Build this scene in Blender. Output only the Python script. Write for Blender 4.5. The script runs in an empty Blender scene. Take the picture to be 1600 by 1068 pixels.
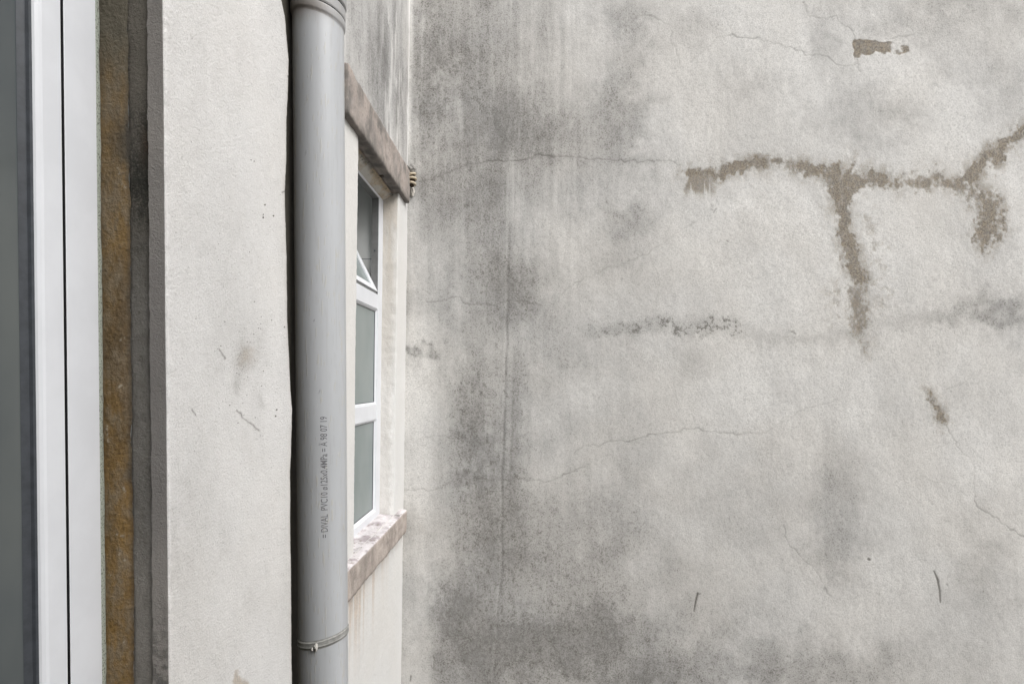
import bpy, bmesh, math, random
import numpy as np
from mathutils import Vector, Matrix, noise as mn

# ------------------------------------------------------------------ camera
S = bpy.context.scene
COL = S.collection
ZC = 4.0                                     # height of the lens above the yard
TILT = math.radians(0.82)
CX, CY, F = 830.0, 608.0, 1600 * 21.0 / 36.0
cam_d = bpy.data.cameras.new('camera'); cam = bpy.data.objects.new('camera', cam_d); COL.objects.link(cam)
cam.location = (0, 0, ZC); cam.rotation_euler = (math.pi / 2 - TILT, 0, 0)
cam_d.lens = 21.0; cam_d.sensor_width = 36.0
cam_d.shift_x = -(CX - 800) / 1600; cam_d.shift_y = (CY - 534) / 1600
cam_d.clip_start = 0.02; cam_d.clip_end = 500
S.camera = cam

# ------------------------------------------------------------------ sky and sun (bright overcast)
SUN_EL, SUN_AZ = math.radians(48), math.radians(128)      # azimuth clockwise from +Y
w = bpy.data.worlds.new('World'); S.world = w; w.use_nodes = True
nt = w.node_tree; bg = nt.nodes['Background']
sky = nt.nodes.new('ShaderNodeTexSky'); sky.sky_type = 'NISHITA'; sky.sun_disc = False
sky.sun_elevation = SUN_EL; sky.sun_rotation = SUN_AZ
sky.dust_density = 6.0; sky.air_density = 1.0; sky.ozone_density = 1.0
hs = nt.nodes.new('ShaderNodeHueSaturation'); hs.inputs['Saturation'].default_value = 0.16
nt.links.new(sky.outputs[0], hs.inputs['Color']); nt.links.new(hs.outputs[0], bg.inputs['Color'])
bg.inputs['Strength'].default_value = 0.11
sl = bpy.data.lights.new('sun', 'SUN'); sun = bpy.data.objects.new('sun', sl); COL.objects.link(sun)
sl.energy = 1.1; sl.angle = math.radians(40); sl.color = (1.0, 0.985, 0.965)
sd = Vector((math.sin(SUN_AZ) * math.cos(SUN_EL), math.cos(SUN_AZ) * math.cos(SUN_EL), math.sin(SUN_EL)))
sun.rotation_euler = sd.to_track_quat('Z', 'Y').to_euler(); sun.location = (6, -6, 12)
S.view_settings.view_transform = 'Standard'; S.view_settings.look = 'None'
S.view_settings.gamma = 1.0; S.view_settings.use_curve_mapping = False
S.view_settings.exposure = 0.75
try: S.render.engine = 'CYCLES'
except Exception: pass

# ------------------------------------------------------------------ helpers
rng = np.random.default_rng(7)
_tab = [rng.random((256, 256)).astype(np.float32) for _ in range(8)]
def vn(x, y, seed=0):
    t = _tab[seed % 8]; x = x + seed * 13.7; y = y + seed * 7.3
    xi = np.floor(x); yi = np.floor(y); fx = x - xi; fy = y - yi
    fx = fx * fx * (3 - 2 * fx); fy = fy * fy * (3 - 2 * fy)
    xi = xi.astype(np.int64) & 255; yi = yi.astype(np.int64) & 255
    x1 = (xi + 1) & 255; y1 = (yi + 1) & 255
    return (t[xi, yi] * (1 - fx) + t[x1, yi] * fx) * (1 - fy) + (t[xi, y1] * (1 - fx) + t[x1, y1] * fx) * fy
def fbm(x, y, seed=0, oct=5, gain=.55):
    a = 1.; s = 0.; n = 0.
    for i in range(oct):
        s = s + a * vn(x * 2.03 ** i, y * 2.03 ** i, seed + i); n += a; a *= gain
    return s / n
def sstep(a, b, x):
    t = np.clip((x - a) / (b - a), 0, 1); return t * t * (3 - 2 * t)
def proj(x, y, z):
    fw = y * math.cos(TILT) - z * math.sin(TILT); up = z * math.cos(TILT) + y * math.sin(TILT)
    return CX + F * x / fw, CY - F * up / fw
def gauss(px, py, cx, cy, rx, ry):
    return np.exp(-((px - cx) / rx) ** 2 - ((py - cy) / ry) ** 2)
def line_sdf(px, py, pts, pad=60):
    """signed distance to a chain of round-ended segments with a radius at each joint"""
    out = np.full(px.shape, 999., np.float32)
    for (a, b) in zip(pts[:-1], pts[1:]):
        x0, y0 = a[0], a[1]; x1, y1 = b[0], b[1]
        r0 = a[2] if len(a) > 2 else 0; r1 = b[2] if len(b) > 2 else 0
        m = (px > min(x0, x1) - pad) & (px < max(x0, x1) + pad) & (py > min(y0, y1) - pad) & (py < max(y0, y1) + pad)
        if not m.any(): continue
        qx = px[m]; qy = py[m]; dx = x1 - x0; dy = y1 - y0
        t = np.clip(((qx - x0) * dx + (qy - y0) * dy) / (dx * dx + dy * dy + 1e-6), 0, 1)
        d = np.hypot(qx - x0 - t * dx, qy - y0 - t * dy) - (r0 + (r1 - r0) * t)
        out[m] = np.minimum(out[m], d)
    return out
def empty(name, loc, label=None, cat=None, group=None):
    o = bpy.data.objects.new(name, None); COL.objects.link(o); o.location = loc; o.empty_display_size = .1
    if label: o['label'] = label; o['category'] = cat
    if group: o['group'] = group
    return o
def link(name, me, mat, parent=None, smooth=True):
    o = bpy.data.objects.new(name, me); COL.objects.link(o)
    if mat: me.materials.append(mat)
    if smooth: me.polygons.foreach_set('use_smooth', [True] * len(me.polygons))
    if parent is not None:
        o.parent = parent
        base = parent.location if parent.parent is None else parent.parent.location
        if parent.parent is None: o.matrix_parent_inverse = Matrix.Translation(-parent.location)
    return o
def mesh(name, verts, faces, mat, parent=None, smooth=False):
    me = bpy.data.meshes.new(name); me.from_pydata([tuple(v) for v in verts], [], faces); me.update()
    return link(name, me, mat, parent, smooth)
def grid(name, X, Y, Z, mat, parent=None, attrs=None, keep=None, flip=False):
    """a sheet from 2-D arrays of coordinates"""
    n, m = X.shape; co = np.stack([X, Y, Z], -1).reshape(-1, 3).astype(np.float32)
    idx = np.arange(n * m).reshape(n, m)
    q = np.stack([idx[:-1, :-1], idx[1:, :-1], idx[1:, 1:], idx[:-1, 1:]], -1)
    if flip: q = q[..., ::-1]
    q = q.reshape(-1, 4)
    if keep is not None: q = q[keep.reshape(-1)]
    me = bpy.data.meshes.new(name); me.vertices.add(n * m); me.vertices.foreach_set('co', co.ravel())
    me.loops.add(len(q) * 4); me.loops.foreach_set('vertex_index', q.ravel().astype(np.int32))
    me.polygons.add(len(q)); me.polygons.foreach_set('loop_start', (np.arange(len(q)) * 4).astype(np.int32))
    me.update(calc_edges=True)
    for k, v in (attrs or {}).items():
        a = me.attributes.new(k, 'FLOAT', 'POINT'); a.data.foreach_set('value', v.astype(np.float32).ravel())
    return link(name, me, mat, parent)
def axis(parts):
    """joins (start, stop, step) spans into one list of coordinates"""
    out = []
    for a, b, s in parts: out.append(np.arange(a, b - 1e-9, s) if abs(b - a) > s else np.array([a]))
    out.append(np.array([parts[-1][1]])); return np.unique(np.round(np.concatenate(out), 6))

# ------------------------------------------------------------------ materials
class NB:
    def __init__(s, name):
        s.m = bpy.data.materials.new(name); s.m.use_nodes = True; s.t = s.m.node_tree
        s.b = s.t.nodes['Principled BSDF']; s.tc = s.t.nodes.new('ShaderNodeTexCoord')
    def n(s, typ, **kw):
        nd = s.t.nodes.new(typ)
        for k, v in kw.items(): setattr(nd, k, v)
        return nd
    def put(s, sock, v):
        if hasattr(v, 'is_output'): s.t.links.new(v, sock)
        elif v is not None:
            if isinstance(v, (tuple, list)) and len(v) == 3 and sock.type == 'RGBA': v = (*v, 1)
            sock.default_value = v
    def vec(s, scale=(1, 1, 1)):
        mp = s.n('ShaderNodeMapping'); s.t.links.new(s.tc.outputs['Object'], mp.inputs[0]); mp.inputs['Scale'].default_value = scale
        return mp.outputs[0]
    def noise(s, scale, detail=4, rough=.6, stretch=(1, 1, 1), dist=0):
        nd = s.n('ShaderNodeTexNoise'); s.t.links.new(s.vec(stretch), nd.inputs['Vector'])
        nd.inputs['Scale'].default_value = scale; nd.inputs['Detail'].default_value = detail
        nd.inputs['Roughness'].default_value = rough; nd.inputs['Distortion'].default_value = dist
        return nd.outputs['Fac']
    def attr(s, name):
        nd = s.n('ShaderNodeAttribute'); nd.attribute_name = name; return nd.outputs['Fac']
    def ma(s, op, a, b=None, c=None, clamp=False):
        nd = s.n('ShaderNodeMath', operation=op, use_clamp=clamp)
        for i, v in enumerate((a, b, c)):
            if v is not None: s.put(nd.inputs[i], v)
        return nd.outputs[0]
    def mr(s, v, a, b, c=0., d=1.):
        nd = s.n('ShaderNodeMapRange'); nd.interpolation_type = 'SMOOTHSTEP'
        for i, q in enumerate((v, a, b, c, d)): s.put(nd.inputs[i], q)
        return nd.outputs[0]
    def mix(s, f, a, b, mode='MIX'):
        nd = s.n('ShaderNodeMix', data_type='RGBA', blend_type=mode)
        s.put(nd.inputs[0], f); s.put(nd.inputs[6], a); s.put(nd.inputs[7], b); return nd.outputs[2]
    def bump(s, h, dist, strength=1.0, normal=None):
        nd = s.n('ShaderNodeBump'); s.put(nd.inputs['Height'], h); nd.inputs['Distance'].default_value = dist
        nd.inputs['Strength'].default_value = strength
        if normal is not None: s.t.links.new(normal, nd.inputs['Normal'])
        return nd.outputs[0]
    def out(s, col, rough=.85, normal=None, spec=.3):
        s.put(s.b.inputs['Base Color'], col); s.put(s.b.inputs['Roughness'], rough)
        s.put(s.b.inputs['Specular IOR Level'], spec)
        if normal is not None: s.t.links.new(normal, s.b.inputs['Normal'])
        return s.m

def plaster_mat(name, light, dark, speck=(.16, .155, .15), brown=(.2, .165, .12), white=(.74, .73, .71),
                fine=130, blot=.22, grain=.5, bumpd=.0025, base_spot=0.0, pitb=.16, flecky=False, midg=.6):
    b = NB(name)
    nA = b.noise(5.5, 7, .62, (1, 1, .7)); nB = b.noise(fine, 4, .7); nC = b.noise(fine * 3.1, 2, .6)
    nD = b.noise(fine * .30, 7, .78, (1, 1, .6)); nE = b.noise(fine * 1.9, 3, .75)
    g0 = b.attr('grime_and_shade')
    g = b.ma('ADD', g0, b.ma('MULTIPLY', b.ma('SUBTRACT', nA, .5), blot))
    g = b.ma('ADD', g, b.ma('MULTIPLY', b.ma('SUBTRACT', nD, .5), b.ma('MULTIPLY_ADD', g0, .75, .10)), clamp=True)
    col = b.mix(g, light, dark)
    hue = b.mr(b.noise(2.3, 3, .5), .35, .65)
    col = b.mix(b.ma('MULTIPLY', hue, .25), col, b.mix(.5, col, (.62, .57, .5)), 'MIX')
    # soot settles in the pits of the plaster
    lo = b.ma('MULTIPLY_ADD', g, -.16, .586 - base_spot)
    pit = b.mr(nB, lo, b.ma('ADD', lo, .10))
    pit = b.ma('MULTIPLY', pit, b.ma('MULTIPLY_ADD', g, .85, pitb + base_spot), clamp=True)
    col = b.mix(pit, col, speck)
    pit2 = b.ma('MULTIPLY', b.mr(nE, b.ma('MULTIPLY_ADD', g, -.12, .60), b.ma('MULTIPLY_ADD', g, -.12, .70)), b.ma('MULTIPLY_ADD', g, .35, .10 + base_spot), clamp=True)
    col = b.mix(pit2, col, tuple(x * .8 for x in speck))
    tone = b.ma('MULTIPLY_ADD', b.ma('SUBTRACT', nC, .5), grain, 1.0)
    tone = b.ma('MULTIPLY', tone, b.ma('MULTIPLY_ADD', b.ma('SUBTRACT', nB, .5), grain * midg, 1.0))
    wv = b.attr('white'); wf = b.ma('MULTIPLY', wv, b.mr(nD, .25, .6, .35, 1.0), clamp=True)
    col = b.mix(wf, col, white)
    fleck = b.ma('ADD', b.ma('MULTIPLY', nB, .6), b.ma('MULTIPLY', nE, .4)); fl = b.ma('MULTIPLY', b.ma('SUBTRACT', fleck, .5), 3.0)
    br0 = b.attr('brown')
    br = b.ma('MULTIPLY', b.mr(b.ma('MULTIPLY_ADD', fl, 1.15, br0), .20, .62), b.ma('MULTIPLY_ADD', br0, .72, .18)) if flecky else b.ma('MULTIPLY', br0, .6)
    br = b.ma('ADD', br, b.ma('MULTIPLY', br0, .30), clamp=True); brm = b.mix(b.mr(b.ma('ADD', fl, b.ma('MULTIPLY', b.ma('SUBTRACT', nD, .5), 2.)), -.45, .45), tuple(c * .78 for c in brown), tuple(c * 1.75 for c in brown))
    col = b.mix(b.ma('MULTIPLY', br, b.mr(nD, .3, .7, .72, 1.0), clamp=True), col, brm)
    mo0 = b.attr('mould_and_shade')
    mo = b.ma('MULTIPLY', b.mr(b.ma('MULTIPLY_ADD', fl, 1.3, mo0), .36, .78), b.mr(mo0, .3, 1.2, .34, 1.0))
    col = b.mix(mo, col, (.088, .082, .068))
    col = b.mix(b.attr('crack'), col, (.10, .092, .08))
    cc = b.n('ShaderNodeCombineColor'); [b.put(cc.inputs[i], tone) for i in range(3)]
    col = b.mix(1.0, col, cc.outputs[0], 'MULTIPLY')
    h = b.ma('ADD', nB, b.ma('MULTIPLY', nC, .4))
    return b.out(col, .92, b.bump(h, bumpd, .8), .15)

M = {}
M['back'] = plaster_mat('grey_render', (.635, .626, .606), (.17, .166, .163), brown=(.155, .132, .102), blot=.26, grain=.75, bumpd=.0016, pitb=.30, base_spot=.012, flecky=True, midg=1.7, speck=(.19, .185, .175))
M['pier'] = plaster_mat('white_plaster', (.675, .668, .658), (.22, .215, .2), brown=(.27, .22, .17), fine=240, blot=.16, grain=.62, bumpd=.0026, pitb=.24, base_spot=.01)
M['side'] = plaster_mat('painted_plaster', (.64, .635, .622), (.19, .185, .18), brown=(.36, .29, .23), fine=170, blot=.08, grain=.22, bumpd=.002)
M['jambgrey'] = plaster_mat('bare_grey_render', (.20, .19, .18), (.05, .047, .042), fine=260, blot=.25, grain=.35, bumpd=.003)

def simple(name, col, rough=.6, spec=.4, nscale=40, var=.15, bumpd=0., col2=None, stretch=(1, 1, 1)):
    b = NB(name); n = b.noise(nscale, 6, .65, stretch)
    c = b.mix(b.mr(n, .35, .68), col, col2 or tuple(x * (1 - var) for x in col))
    return b.out(c, rough, b.bump(n, bumpd) if bumpd else None, spec)
M['pvc_white'] = simple('white_window_plastic', (.67, .685, .715), .42, .35, 9, .06)
M['gasket'] = simple('dark_rubber_gasket', (.05, .056, .065), .5, .4, 60, .3)
M['gap'] = simple('black_gap', (.012, .012, .013), .7, .2)
M['sealant'] = NB('silicone_sealant')
_b = M['sealant']; _n = _b.noise(330, 3, .7)
M['sealant'] = _b.out(_b.mix(_b.mr(_n, .50, .64), (.36, .39, .34), (.10, .10, .08)), .6, None, .3)
_b = NB('ochre_filler')
_n1 = _b.noise(7, 6, .6, (1, 1, .4)); _n2 = _b.noise(180, 4, .7); _n3 = _b.noise(38, 4, .7, (1, 1, .5))
_c = _b.mix(_b.mr(_n1, .35, .65), (.205, .125, .042), (.085, .060, .034))
_c = _b.mix(_b.mr(_n3, .40, .66, 0., .85), _c, (.19, .15, .10))
_c = _b.mix(_b.ma('MULTIPLY', _b.mr(_n2, .5, .7), .5), _c, (.05, .035, .02))
_c = _b.mix(_b.attr('grime_and_shade'), _c, (.03, .026, .022)); _c = _b.mix(_b.attr('white'), _c, (.4, .37, .3))
_c = _b.mix(_b.attr('brown'), _c, (.085, .075, .055))
M['filler'] = _b.out(_c, .8, _b.bump(_b.ma('ADD', _n2, _n3), .0025), .25)
M['cement'] = plaster_mat('dark_cement', (.080, .073, .060), (.016, .013, .011), speck=(.03, .03, .025), brown=(.05, .035, .025), fine=300, blot=.35, grain=.6, bumpd=.0035, base_spot=.08)

def stone_mat(name, c1, c2, c3, topcol=None):
    b = NB(name); n1 = b.noise(14, 7, .65); n2 = b.noise(130, 5, .7); n3 = b.noise(8, 7, .66, (1, 1.2, .9))
    c = b.mix(b.mr(n1, .38, .64), c1, c2)
    c = b.mix(b.ma('MULTIPLY', b.mr(n3, .44, .62), .85), c, c3)
    c = b.mix(b.ma('MULTIPLY', b.mr(n2, .52, .68), .45), c, tuple(x * .45 for x in c3))
    if topcol:
        ge = b.n('ShaderNodeNewGeometry'); sp = b.n('ShaderNodeSeparateXYZ'); b.t.links.new(ge.outputs['Normal'], sp.inputs[0])
        up = b.ma('ADD', sp.outputs[2], b.ma('MULTIPLY', b.ma('SUBTRACT', n1, .5), .5))
        tm = b.mix(b.mr(n1, .44, .60), topcol, (.36, .32, .33))
        tm = b.mix(b.mr(b.noise(30, 5, .7), .56, .7, 0, .8), tm, (.2, .16, .13))
        c = b.mix(b.mr(up, .35, .6), c, tm)
    else:
        pass
    c = b.mix(b.attr('mould_and_shade'), c, (.09, .083, .075))
    return b.out(c, .85, b.bump(b.ma('ADD', n2, n1), .003), .25)
M['lintel'] = stone_mat('weathered_pink_stone', (.41, .355, .32), (.33, .295, .272), (.17, .16, .15))
M['sill'] = stone_mat('stained_pink_stone', (.47, .415, .375), (.40, .345, .31), (.29, .255, .23), (.62, .59, .60))
M['cream'] = plaster_mat('dirty_cream_plaster', (.575, .555, .52), (.2, .17, .14), brown=(.33, .25, .16), fine=170, blot=.35, grain=.25, bumpd=.003)

# pipe plastic: grey with scuffs and crumbs of mortar
b = NB('grey_pvc_pipe')
n1 = b.noise(6, 5, .6, (1, 1, .25)); n2 = b.noise(70, 3, .7, (2, 2, .35)); n3 = b.noise(240, 2, .6)
c = b.mix(b.mr(n1, .3, .7), (.44, .455, .475), (.385, .40, .415))
c = b.mix(b.ma('MULTIPLY', b.mr(n2, .69, .74), .45), c, (.55, .54, .5))
c = b.mix(b.attr('white'), c, (.42, .40, .34)); c = b.mix(b.attr('grime_and_shade'), c, (.19, .165, .145))
c = b.mix(b.attr('mould_and_shade'), c, (.06, .06, .06))
M['pipe'] = b.out(c, b.ma('ADD', b.mr(n1, .3, .7, .30, .40), b.ma('MULTIPLY', b.attr('grime_and_shade'), .3)), b.bump(b.ma('ADD', b.noise(9, 2, .4), b.ma('MULTIPLY', b.attr('white'), .5)), .0012), .5)
M['ink'] = simple('faded_black_ink', (.09, .09, .095), .6, .3, 500, .0, col2=(.22, .22, .23))
M['ring'] = simple('dirty_grey_rubber', (.31, .31, .295), .6, .3, 60, .35)
M['crumb'] = simple('mortar_crumb', (.62, .60, .56), .8, .2, 90, .3)

def glass(name, col, col2, rough, transl=0.):
    b = NB(name); n = b.noise(3.0, 4, .55, (1, 1, .6)); n2 = b.noise(55, 4, .6)
    c = b.mix(b.mr(n, .3, .7), col, col2)
    m = b.out(c, rough, b.bump(n, .0008), .5)
    if transl:
        tr = b.n('ShaderNodeBsdfTranslucent'); b.put(tr.inputs[0], (.5, .56, .54)); mx = b.n('ShaderNodeMixShader')
        o = b.t.nodes['Material Output']; mx.inputs[0].default_value = transl
        b.t.links.new(b.b.outputs[0], mx.inputs[1]); b.t.links.new(tr.outputs[0], mx.inputs[2]); b.t.links.new(mx.outputs[0], o.inputs['Surface'])
    return m
M['glass_near'] = glass('grey_window_glass', (.055, .066, .072), (.10, .11, .108), .07)
M['glass_frost'] = glass('frosted_window_glass', (.19, .235, .232), (.27, .31, .305), .22, .15)
M['metal'] = simple('rusty_metal', (.12, .09, .07), .6, .5, 90, .5)
M['room'] = simple('pale_room_paint', (.55, .56, .55), .8, .2, 6, .05)
M['yard'] = simple('yard_concrete', (.30, .29, .27), .9, .2, 6, .35, .003)

# ------------------------------------------------------------------ ground
yard = mesh('ground', [(-60, -60, 0), (60, -60, 0), (60, 60, 0), (-60, 60, 0)], [(0, 1, 2, 3)], M['yard']); yard['kind'] = 'structure'

# ------------------------------------------------------------------ BACK WALL
YB = 2.949
st = 1.25 * YB / F
xs = axis([(-.80, -.66, .05), (-.66, 2.50, st), (2.50, 5.2, .08)])
zs = axis([(-ZC, -1.56, .06), (-1.56, 1.96, st), (1.96, 3.2, .06)])
X, Z = np.meshgrid(xs, zs, indexing='ij'); X = X.astype(np.float64)
px, py = proj(X, YB, Z)
inview = (px > 560) & (px < 1660) & (py > -60) & (py < 1130)
wob = 26.
fx_ = fbm(px / 7, py / 9, 6, 5) - .5; fy_ = fbm(px / 7, py / 9, 2, 5) - .5
dx = (fbm(px / wob, py / wob, 1, 4) - .5); dy = (fbm(px / wob, py / wob, 4, 4) - .5)
jx = (vn(px / 7, py / 7, 2) - .5); jy = (vn(px / 7, py / 7, 5) - .5)
grime_and_shade = np.zeros_like(px); crack = np.zeros_like(px); brown = np.zeros_like(px); mould_and_shade = np.zeros_like(px); white = np.zeros_like(px)
wx = px + 70 * dx + 34 * fx_; wy = py + 90 * dy + 40 * fy_          # warped coordinates give ragged outlines
for (cx, cy, rx, ry, a) in [
    (665, 120, 26, 240, .24), (740, 60, 75, 150, .26), (720, 200, 60, 110, .24), (800, 190, 40, 120, .12), (850, 90, 70, 130, .16), (870, 215, 110, 44, .26),
    (960, 150, 50, 140, .20), (985, 30, 34, 80, .24), (980, 170, 34, 80, .2), (700, 20, 60, 70, .14),
    (735, 330, 55, 60, .26), (760, 420, 70, 80, .26), (860, 290, 70, 50, .14), (970, 300, 60, 50, .15), (950, 360, 90, 90, .16), (1040, 300, 60, 60, .06),
    (700, 480, 70, 60, .16), (810, 470, 60, 70, .16), (735, 620, 34, 100, .17), (752, 700, 24, 130, .20), (762, 790, 34, 100, .20), (808, 640, 18, 180, .13),
    (800, 880, 60, 60, .26), (850, 560, 90, 120, .10), (900, 780, 200, 200, .12), (925, 890, 70, 60, .18), (1130, 750, 160, 120, .05),
    (712, 945, 34, 46, .38), (755, 1000, 70, 80, .26), (860, 1000, 100, 40, .46), (800, 1050, 110, 60, .34), (985, 1035, 80, 50, .26), (960, 975, 55, 35, .26),
    (1060, 1050, 120, 40, .22), (1290, 1050, 120, 40, .34), (1180, 1010, 60, 40, .2), (1000, 950, 200, 80, .08),
    (1312, 780, 44, 110, .16), (1330, 860, 60, 60, .16), (1555, 885, 60, 50, .22), (1500, 960, 100, 100, .10), (1420, 700, 60, 80, .07),
    (1325, 178, 40, 60, .28), (1270, 170, 20, 20, .15), (1415, 180, 40, 30, .12), (1370, 210, 30, 40, .14), (1175, 130, 50, 35, .16), (1160, 190, 50, 60, .08),
    (1290, 60, 20, 60, .18), (1400, 20, 80, 40, .22), (1080, 30, 60, 40, .16), (1480, 60, 60, 50, .18), (1560, 60, 60, 120, .16), (1500, 10, 160, 30, .16), (1470, 110, 60, 24, .16), (1570, 160, 60, 50, .12),
    (1540, 395, 60, 50, .10), (1500, 480, 120, 18, .16), (1580, 490, 60, 30, .2), (1100, 470, 120, 60, .05), (1040, 640, 120, 90, .04)]:
    grime_and_shade += a * np.exp(-((wx - cx) / rx) ** 2 - ((wy - cy) / ry) ** 2)
# general soot with the light's falloff painted in, heavier to the left and towards the foot of the wall
grime_and_shade += .12 * sstep(1250, 700, px) + .07 * sstep(900, 740, px) + .05 * sstep(400, 100, py) * sstep(1050, 850, px) + .10 * sstep(500, 1068, py) + .05 * sstep(300, 1068, py) * sstep(1500, 900, px) + .06
grime_and_shade += (.10 + .35 * np.clip(grime_and_shade, 0, 1)) * (fbm(px / 90, py / 90, 3, 6) - .5) * 2.1 + .16 * (fbm(px / 28, py / 40, 5, 5) - .5)
# vertical runs
run = fbm(px / 9, py / 190, 2, 4) - .5
grime_and_shade += run * .30 * np.clip(sstep(1060, 800, px) * (.55 + .45 * sstep(700, 200, py)) + .10, 0, 1)
grime_and_shade += .20 * (fbm(px / 3.2, py / 55, 5, 4) - .5) * (.2 + sstep(1040, 820, px) * sstep(480, 250, py)) + .16 * (fbm(px / 4, py / 5, 3, 4, .7) - .5)
wr = sstep(.60, .78, fbm(px / 6.5, py / 150, 6, 3)) * sstep(1020, 860, px) * sstep(330, 200, py)
white += .22 * wr * sstep(.35, .6, fbm(px / 22, py / 60, 5, 4))
grime_and_shade -= .30 * gauss(px, py, 655, 640, 26, 300) + .16 * gauss(px, py, 652, 960, 34, 120) + .2 * gauss(wx, wy, 700, 130, 14, 70)
# trowel seam down the wall near the corner, its edge shading painted in
def sx(yy_):
    yy = yy_
    return sx0(yy)
def sx0(yy): return np.interp(yy, [150, 330, 560, 700, 900, 1068], [800, 796, 791, 786, 783, 770])
ds = px - sx(py) - 3 * (vn(px * 0, py / 30, 1) - .5)
seam = np.exp(-(ds / 2.2) ** 2) * sstep(260, 420, py) * (0.35 + .65 * vn(py / 25, py * 0, 4))
seam2 = np.exp(-((ds - 13) / 1.8) ** 2) * sstep(520, 620, py) * sstep(820, 720, py)
grime_and_shade += .46 * seam + .2 * seam2 + .12 * np.exp(-((ds - 14) / 14) ** 2) * sstep(500, 620, py) * sstep(950, 800, py)
white += .07 * np.exp(-((ds + 3.5) / 2.) ** 2) * sstep(260, 400, py)
# faint upright lift lines in the render
grime_and_shade += .07 * sstep(1284, 1290, px + 4 * jx) * sstep(1345, 1290, px) * sstep(540, 620, py) * sstep(1000, 900, py)
# soft dirt marks at corner
grime_and_shade += .5 * gauss(wx, wy, 662, 548, 20, 14) + .16 * gauss(wx, wy, 655, 585, 12, 30)
mould_and_shade += .35 * gauss(px + 8 * dx, py, 658, 543, 17, 8)
brown += .18 * gauss(wx, wy, 640, 830, 14, 30) + .10 * gauss(wx, wy, 668, 735, 20, 40) + .10 * gauss(wx, wy, 1475, 640, 30, 30)
grime_and_shade += .28 * gauss(px, py, 636, 822, 12, 30)
# --- damp brown patches where the skin of the plaster has gone
bx = px + 13 * dx + 5 * jx; by = py + 15 * dy + 7 * jy
def patch(pts, soft, amp, rag=1.):
    d = line_sdf(px + rag * (26 * dx + 5 * jx), py + rag * (26 * dy + 6 * jy), pts)
    v = .5 - d / (soft * 5.0 + 5); n_ = fbm(px / 4.2, py / 4.8, 1, 4) - .5
    hard = sstep(.16, .80, v + .75 * n_ * np.exp(-((v - .5) / .55) ** 2))
    tone_ = .70 + 1.7 * (fbm(px / 11, py / 20, 5, 6, .68) - .5) + .34 * sstep(3, -9, d) + .5 * n_
    halo = .62 * sstep(26, -4, d) * sstep(.30, .62, fbm(px / 10, py / 13, 3, 5))
    return np.maximum(amp * hard * np.clip(tone_, .28, 1.1), halo * amp)
B = [
    ([(1070, 268, 7), (1095, 270, 8), (1120, 270, 8), (1150, 262, 9), (1185, 259, 9), (1216, 253, 7)], 3.0, 1.0),
    ([(1216, 255, 7), (1240, 262, 9), (1270, 265, 13), (1300, 274, 18), (1325, 284, 24)], 5., .85),
    ([(1296, 284, 10), (1325, 284, 24), (1352, 274, 15), (1385, 283, 11), (1400, 286, 11)], 6., .85),
    ([(1400, 287, 9), (1435, 283, 15), (1470, 284, 15), (1500, 290, 13)], 6., .72),
    ([(1500, 290, 9), (1526, 268, 10), (1552, 245, 13), (1572, 226, 11), (1597, 200, 7), (1612, 190, 6)], 3.5, 1.0),
    ([(1520, 290, 14), (1540, 312, 23), (1546, 340, 24), (1542, 368, 20)], 15., .9),
    ([(1328, 246, 1), (1326, 268, 5), (1324, 285, 12)], 2.5, .9),
    ([(1310, 300, 17), (1318, 330, 13), (1322, 365, 11), (1332, 395, 13), (1338, 430, 16)], 4., .9),
    ([(1338, 430, 17), (1340, 470, 19), (1341, 510, 16), (1352, 540, 9)], 7., .66),
    ([(1452, 612, 5), (1462, 632, 5), (1474, 657, 10)], 3.5, .95)]
for pts, soft, amp in B: brown = np.maximum(brown, patch(pts, soft, amp))
brown = np.maximum(brown, .9 * ((sstep(1.2, -1.2, np.maximum(np.maximum(1335 - bx, bx - 1418), np.maximum((61 + (bx - 1335) * .1) - by - 0, by - (90 - (bx - 1335) * .13)))))
                   * sstep(.28, .52, fbm(px / 16, py / 16, 5, 4) + .25 * sstep(1395, 1340, px))))
# washed-down tint below them
drip = fbm(px / 5, py / 45, 3, 3)
brown = np.maximum(brown, .75 * sstep(.30, .62, drip + .25 * sstep(318, 275, py)) * sstep(1064, 1072, bx) * sstep(1128, 1105, bx) * sstep(262, 270, by) * sstep(318, 290, by))
brown = np.maximum(brown, .4 * sstep(.42, .6, drip) * sstep(1120, 1130, bx) * sstep(1215, 1195, bx) * sstep(262, 268, by) * sstep(292, 276, by))
brown = np.maximum(brown, .32 * patch([(1350, 330, 10), (1368, 380, 16), (1372, 410, 12)], 22, 1.) * sstep(.40, .62, fbm(px / 9, py / 9, 2, 4)) * 1.6)
brown = np.maximum(brown, .5 * patch([(1372, 440, 13), (1372, 490, 15)], 18, 1.) * sstep(.44, .60, fbm(px / 6, py / 6, 1, 3)))
brown = np.maximum(brown, .5 * patch([(1300, 455, 10), (1306, 505, 9)], 12, 1.) * sstep(.44, .60, fbm(px / 6, py / 6, 5, 3)))
brown = np.maximum(brown, .16 * patch([(1390, 305, 12), (1430, 320, 18), (1500, 320, 18)], 20, 1.))
brown = np.maximum(brown, .22 * patch([(1560, 320, 5), (1610, 320, 8)], 10, 1.))
grime_and_shade += .18 * patch([(1338, 470, 18), (1342, 510, 16), (1352, 540, 8)], 10, 1.)
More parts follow.
